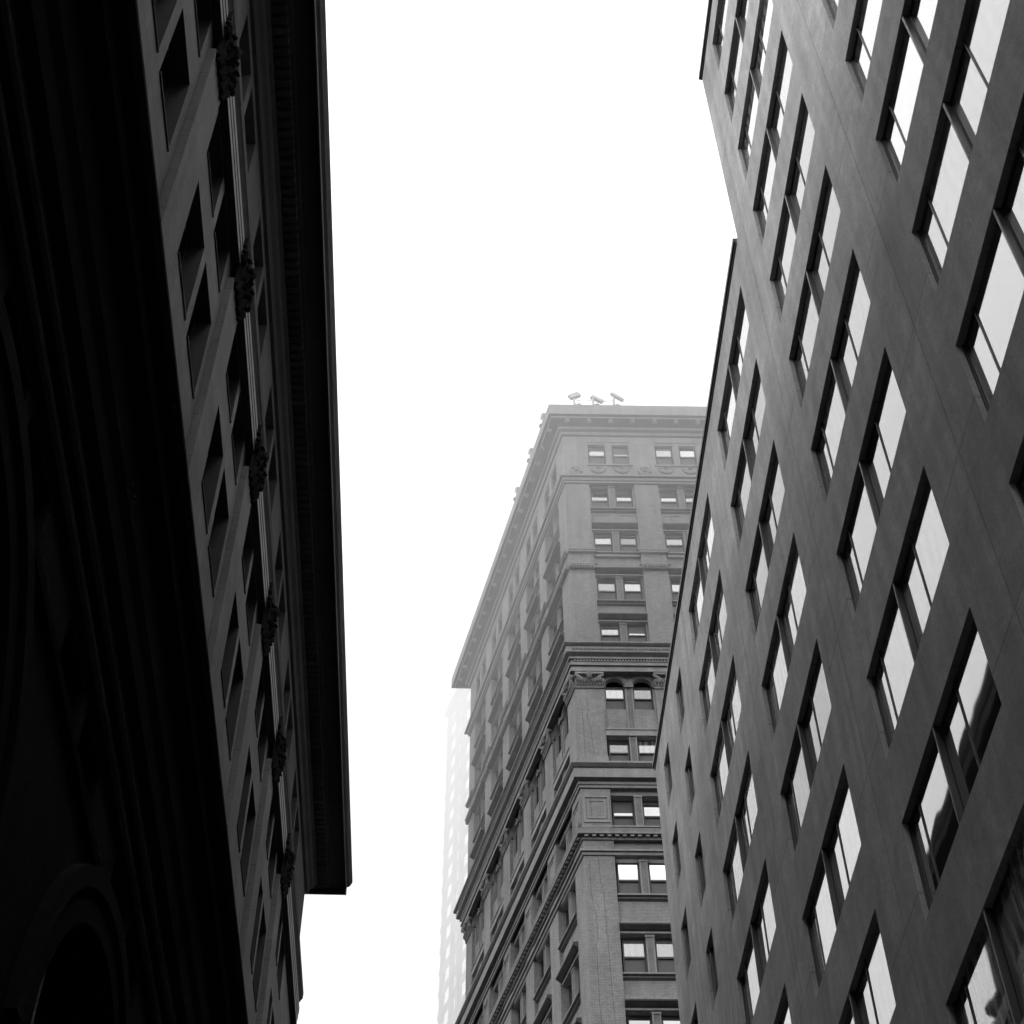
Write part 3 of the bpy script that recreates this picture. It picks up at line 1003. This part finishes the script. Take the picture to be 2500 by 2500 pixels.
c = cornice([(0.0, 0.9688), (0.0046, 0.9700), (0.0046, 0.9738), (0.0030, 0.9745), (0.0034, 0.9765), (0.0050, 0.9770), (0.0050, 0.9802), (0.0036, 0.9810), (0.0040, 0.9835), (0.0058, 0.9840), (0.0058, 0.9862),
             (0.0085, 0.9890), (0.0088, 0.9895), (0.0088, 0.9958), (0.0100, 0.9966), (0.0112, 0.9985), (0.0112, 1.0000), (0.0, 1.0085)])
for F, ln in ((FF, FLEN), (FS, SLEN)):
    x = 0.0
    while x < ln:
        c.box(F, x, x + .0013, .0041, .0055, .9811, .9834, 'trim')
        x += .0026
    x = 0.0
    while x < ln:
        c.ball(F(x, .0088, .9928), .10, 'carved', 1.5, .6, 1.0, 6, 4)
        x += .0034
c.build('cornice', tb)
c = cornice([(0.0, 0.8425), (0.0012, 0.8432), (0.0014, 0.8452), (0.0022, 0.8460), (0.0022, 0.8485), (0.0062, 0.8500), (0.0064, 0.8536), (0.0064, 0.8590), (0.0076, 0.8600), (0.0090, 0.8630), (0.0090, 0.8648), (0.0, 0.8695)])
c.build('cornice', tb)
c = cornice([(0.0, 0.7905), (0.0010, 0.7912), (0.0012, 0.7932), (0.0050, 0.7942), (0.0054, 0.7960), (0.0062, 0.7982), (0.0, 0.8040)])
for F, ln in ((FF, FLEN), (FS, SLEN)):
    x = 0.001
    while x < ln:
        c.box(F, x, x + .0030, .0013, .0040, .7925, .7939, 'trim')
        x += .0060
c.build('cornice', tb)
c = cornice([(0.0, 0.7758), (0.0010, 0.7764), (0.0016, 0.7782), (0.0030, 0.7790), (0.0032, 0.7806), (0.0, 0.7822)])
c.build('string_course', tb)
# cracks running down the corner pier
def crack(pts, wd=0.00012):
    cr = MB()
    for (ua, za), (ub, zb) in zip(pts[:-1], pts[1:]):
        cr.face([FF(ua - wd, 0.00008, za), FF(ua + wd, 0.00008, za), FF(ub + wd, 0.00008, zb), FF(ub - wd, 0.00008, zb)], None, 'crack')
    cr.build('crack', tb)
rnd = random.Random(3)
def wander(pts, n=5, j=0.0004):
    o_ = []
    for (a, za), (b2, zb) in zip(pts[:-1], pts[1:]):
        for i in range(n):
            t = i / n
            o_.append((a + (b2 - a) * t + rnd.uniform(-j, j), za + (zb - za) * t))
    o_.append(pts[-1])
    return o_
crack(wander([(.0110, .775), (.0118, .755), (.0135, .742), (.0140, .728), (.0142, .71), (.0148, .69), (.015, .66), (.0165, .62), (.017, .59)]))
crack(wander([(.0040, .772), (.0042, .745), (.0052, .728), (.0070, .718), (.0072, .70), (.0058, .695), (.0060, .66), (.0064, .62), (.0066, .59)]))
crack(wander([(.0090, .940), (.0095, .92), (.0115, .905), (.0122, .885), (.0125, .872)]))
crack(wander([(.0048, .930), (.0052, .905), (.0056, .872)]), .00012)
crack(wander([(.0075, .834), (.0078, .818), (.0098, .808), (.0100, .804)]))

# windows (double-hung pairs)
def sash(w_, lit=False, arch=False, shade=0.0):
    """unit-height sash window, w_ metres wide, 1 m tall, scaled to the opening on placing"""
    m, g = MB(), MB()
    f = 0.075
    mid = 0.52
    for a, c_, z0, z1, d0 in ((0, f, 0, 1, 0), (w_ - f, w_, 0, 1, 0), (f, w_ - f, 0, .035, 0), (f, w_ - f, .965, 1, 0), (f, w_ - f, mid - .022, mid + .022, .03)):
        m.box(LF, a, c_, -0.06 + d0, 0.05 + d0, z0, z1, 'oldframe')
    m.box(LF, 0, f * .5, 0.0, 0.14, 0, 1, 'oldframe')
    m.box(LF, w_ - f * .5, w_, 0.0, 0.14, 0, 1, 'oldframe')
    up = 'lit' if lit else 'glassC'
    g.face([lf(f, 0.02, mid), lf(w_ - f, 0.02, mid), lf(w_ - f, 0.02, 1), lf(f, 0.02, 1)], None, up)
    g.face([lf(f, -0.02, 0), lf(w_ - f, -0.02, 0), lf(w_ - f, -0.02, mid), lf(f, -0.02, mid)], None, 'screen')
    if shade:
        g.face([lf(f, 0.024, 1 - shade), lf(w_ - f, 0.024, 1 - shade), lf(w_ - f, 0.024, 1), lf(f, 0.024, 1)], None, 'screen')
    o = m.build('window'); p = g.build('pane'); p.parent = o
    return o
wF = (GL[0][1] - GL[0][0]) * SC + 0.15
protos = {'F': sash(wF), 'lit': sash(wF, True), 'shade': sash(wF, shade=0.10), 'shade2': sash(wF, shade=0.22), 'shade3': sash(wF, shade=0.36)}
cand = []
for (F, key, j, u0, zb, ztp, rc, kd, gl_) in wins:
    for gi, g in enumerate(gl_):
        u = u0 + g[0]
        v = sees(F(u + 0.007, 0, (zb + ztp) / 2), 0.03)
        if not v: continue
        if key == 'F' and u + 0.083 > 0.225: continue
        cand.append((0 if key == 'F' else 1 + j, F, key, j, gi, u, zb, ztp, rc, kd, g))
cand.sort(key=lambda t: t[0])
rest = MB()
for i, (_, F, key, j, gi, u, zb, ztp, rc, kd, g) in enumerate(cand):
    wm = (g[1] - g[0]) * SC + 0.15
    h = (ztp - zb) * SC
    if kd == 'pair': rc = 0.0036
    if i < 100:
        pk = 'F'
        if key == 'F' and abs(ztp - 0.7749) < 1e-4 and j == 0: pk = 'lit'
        elif random.random() < 0.45: pk = random.choice(('shade', 'shade', 'shade2', 'shade3'))
        place(protos[pk], tb, F, u - 0.075 / SC, -rc, zb, wm / wF, h)
    else:
        mid = zb + (ztp - zb) * .52
        rest.face([F(g_, -rc + .0003, z) for g_, z in ((u, mid), (u + g[1] - g[0], mid), (u + g[1] - g[0], ztp), (u, ztp))], None, 'glassC')
        rest.face([F(g_, -rc - .0003, z) for g_, z in ((u, zb), (u + g[1] - g[0], zb), (u + g[1] - g[0], mid), (u, mid))], None, 'screen')
        for ua, ub in ((u - .0011, u), (u + g[1] - g[0], u + g[1] - g[0] + .0011)):
            rest.box(F, ua, ub, -rc - .001, -rc + .0015, zb, ztp, 'oldframe')
        rest.box(F, u, u + g[1] - g[0], -rc - .001, -rc + .0012, mid - .0006, mid + .0006, 'oldframe')
o = rest.build('window_rows', tb)
o['kind'] = 'stuff'
for o in protos.values():
    for ch in list(o.children): bpy.data.objects.remove(ch)
    bpy.data.objects.remove(o)
# back wall behind the openings (dark rooms)
bk = MB()
for F, ln in ((FF, FLEN), (FS, SLEN)):
    bk.face([F(0.0, -0.0161, Z0), F(ln, -0.0161, Z0), F(ln, -0.0161, 1.3125), F(0.0, -0.0161, 1.3125)], None, 'frame')
bk.build('dark_interior', tb)

# ================================================================== rooftop floodlights
def flood(F, u, d, lean, hu, hz, tilt, ln, wd, label, hgt):
    base = F(u, d, 1.3405)
    t = thing('rooftop_floodlight', base, label, 'floodlight', 'floodlights along the roof edge of the brick skyscraper')
    top = base + F.s * lean * SC + Vector((0, 0, hgt))
    m = MB(); m.tube([base, base * .5 + top * .5, top], 0.09, 'metal')
    m.tube([base + F.s * .25, base + F.s * .25 + Vector((0, 0, .06))], .25, 'metal')
    m.build('mast', t)
    h = MB()
    ax = (F.s * math.cos(tilt) + Vector((0, 0, 1)) * math.sin(tilt))
    up = Vector((0, 0, 1)) * math.cos(tilt) - F.s * math.sin(tilt)
    c = top + ax * hu
    P = [c + ax * (sx * ln / 2) + up * (sy * wd / 2) + F.m * (sz * .12) for sx in (-1, 1) for sy in (-1, 1) for sz in (-1, 1)]
    for q in ((0, 1, 3, 2), (4, 6, 7, 5), (0, 4, 5, 1), (2, 3, 7, 6), (0, 2, 6, 4), (1, 5, 7, 3)):
        h.face([P[k] for k in q], None, 'metal')
    h.tube([c - ax * ln * .3 - up * wd * .5, top], .06, 'metal')
    h.build('lamp_head', t)
    return top
t1 = flood(FF, 0.0135, 0.015, -0.0016, 0.1, 0, R(30), 0.80, 0.42, 'floodlight with broad head tipped up, first from the roof corner', 1.15)
t2 = flood(FF, 0.0325, 0.015, 0.0000, 0.35, 0, R(-38), 0.95, 0.26, 'short-masted floodlight between two others, head sloping down to the east', 1.05)
t3 = flood(FF, 0.0535, 0.015, 0.0012, 0.30, 0, R(-45), 1.10, 0.2, 'tallest floodlight, long thin head sloping down, farthest from the roof corner', 1.35)
cb = MB()
cb.tube([t1 - Vector((0, 0, .35)), (t1 + t2) / 2 - Vector((0, 0, .5)), t2 - Vector((0, 0, .3)), (t2 + t3) / 2 - Vector((0, 0, .6)), t3 - Vector((0, 0, .6))], 0.03, 'metal', 5)
o = cb.build('cable')
tag(o, 'thin cable strung between the masts of the rooftop floodlights', 'cable')
for i, (u, lab) in enumerate(((0.012, 'floodlight on the street-side roof edge, first behind the corner'), (0.060, 'floodlight on the street-side roof edge, second behind the corner'), (0.115, 'floodlight on the street-side roof edge, farthest behind the corner'))):
    flood(FS, u, 0.0165, 0.0, 0.0, 0, R(40), 0.7, 0.35, lab, 0.8)

# ================================================================== fog-faded tower far behind
SG = 200.0
ga = R(-0.155)
LEFTE = Vector((math.sin(ga), math.cos(ga), 0)) * SG
gs = Vector((-math.sin(R(-17)), -math.cos(R(-17)), 0))        # towards us along the visible face
gm = Vector((gs.y, -gs.x, 0))
if gm.x > 0: gm = -gm
gt = thing('glass_tower', (LEFTE.x, LEFTE.y, 0), 'tall slab tower far down the street, faded pale by fog', 'building')
FG = Frame((LEFTE.x, LEFTE.y), gs, gm, 1.0)
g = MB()
TOP = 186 - EYE
gw = 24.0
g.box(FG, 0, gw, -22, -0.32, -EYE, TOP, 'ghostglass')
gp = MB()
xg = 0.0
rg = random.Random(11)
while xg < gw:
    gp.box(FG, xg, xg + rg.choice((0.35, 0.6, 1.1)), -0.32, 0.0, -EYE, TOP, 'ghost')
    xg += rg.choice((1.8, 3.0, 4.6))
z = 4.0
while z < TOP:
    gp.box(FG, 0.0, gw, -0.319, -0.16, z, z + 1.0, 'ghost')
    gp.box(FG, -0.12, 0.54, -0.3, 0.1, z - .2, z + 0.8, 'ghost')
    z += 3.6
for k in range(0, 6):
    gp.box(FG, -0.9, -0.02, -3 - k * 3.6, -1.8 - k * 3.6, -EYE, TOP, 'ghost')
gp.box(FG, -1.0, gw + 1, -22.5, 0.3, TOP, TOP + 1.2, 'ghost')
g.build('glazing', gt)
gp.build('cladding', gt)

# ================================================================== low cloud wrapping the tower tops
fb = MB()
FW = Frame((0, 0), (1, 0), (0, 1), 1.0)
fb.box(FW, -260, 260, 16, 420, 66 - EYE, 200 - EYE, 'paint')
fog = fb.build('fog')
bm = bmesh.new(); bm.from_mesh(fog.data); bmesh.ops.recalc_face_normals(bm, faces=bm.faces); bm.to_mesh(fog.data); bm.free()
fm = bpy.data.materials.new('fog_volume')
fm.use_nodes = True
t = fm.node_tree
for n_ in list(t.nodes):
    if n_.type != 'OUTPUT_MATERIAL': t.nodes.remove(n_)
pv = t.nodes.new('ShaderNodeVolumePrincipled')
pv.inputs['Color'].default_value = (0.93, 0.93, 0.93, 1)
pv.inputs['Density'].default_value = 0.0130
pv.inputs['Anisotropy'].default_value = 0.3
t.links.new(pv.outputs[0], t.nodes['Material Output'].inputs['Volume'])
fog.data.materials.clear()
fog.data.materials.append(fm)
tag(fog, 'low fog bank swallowing the upper floors of the towers', None, 'stuff')
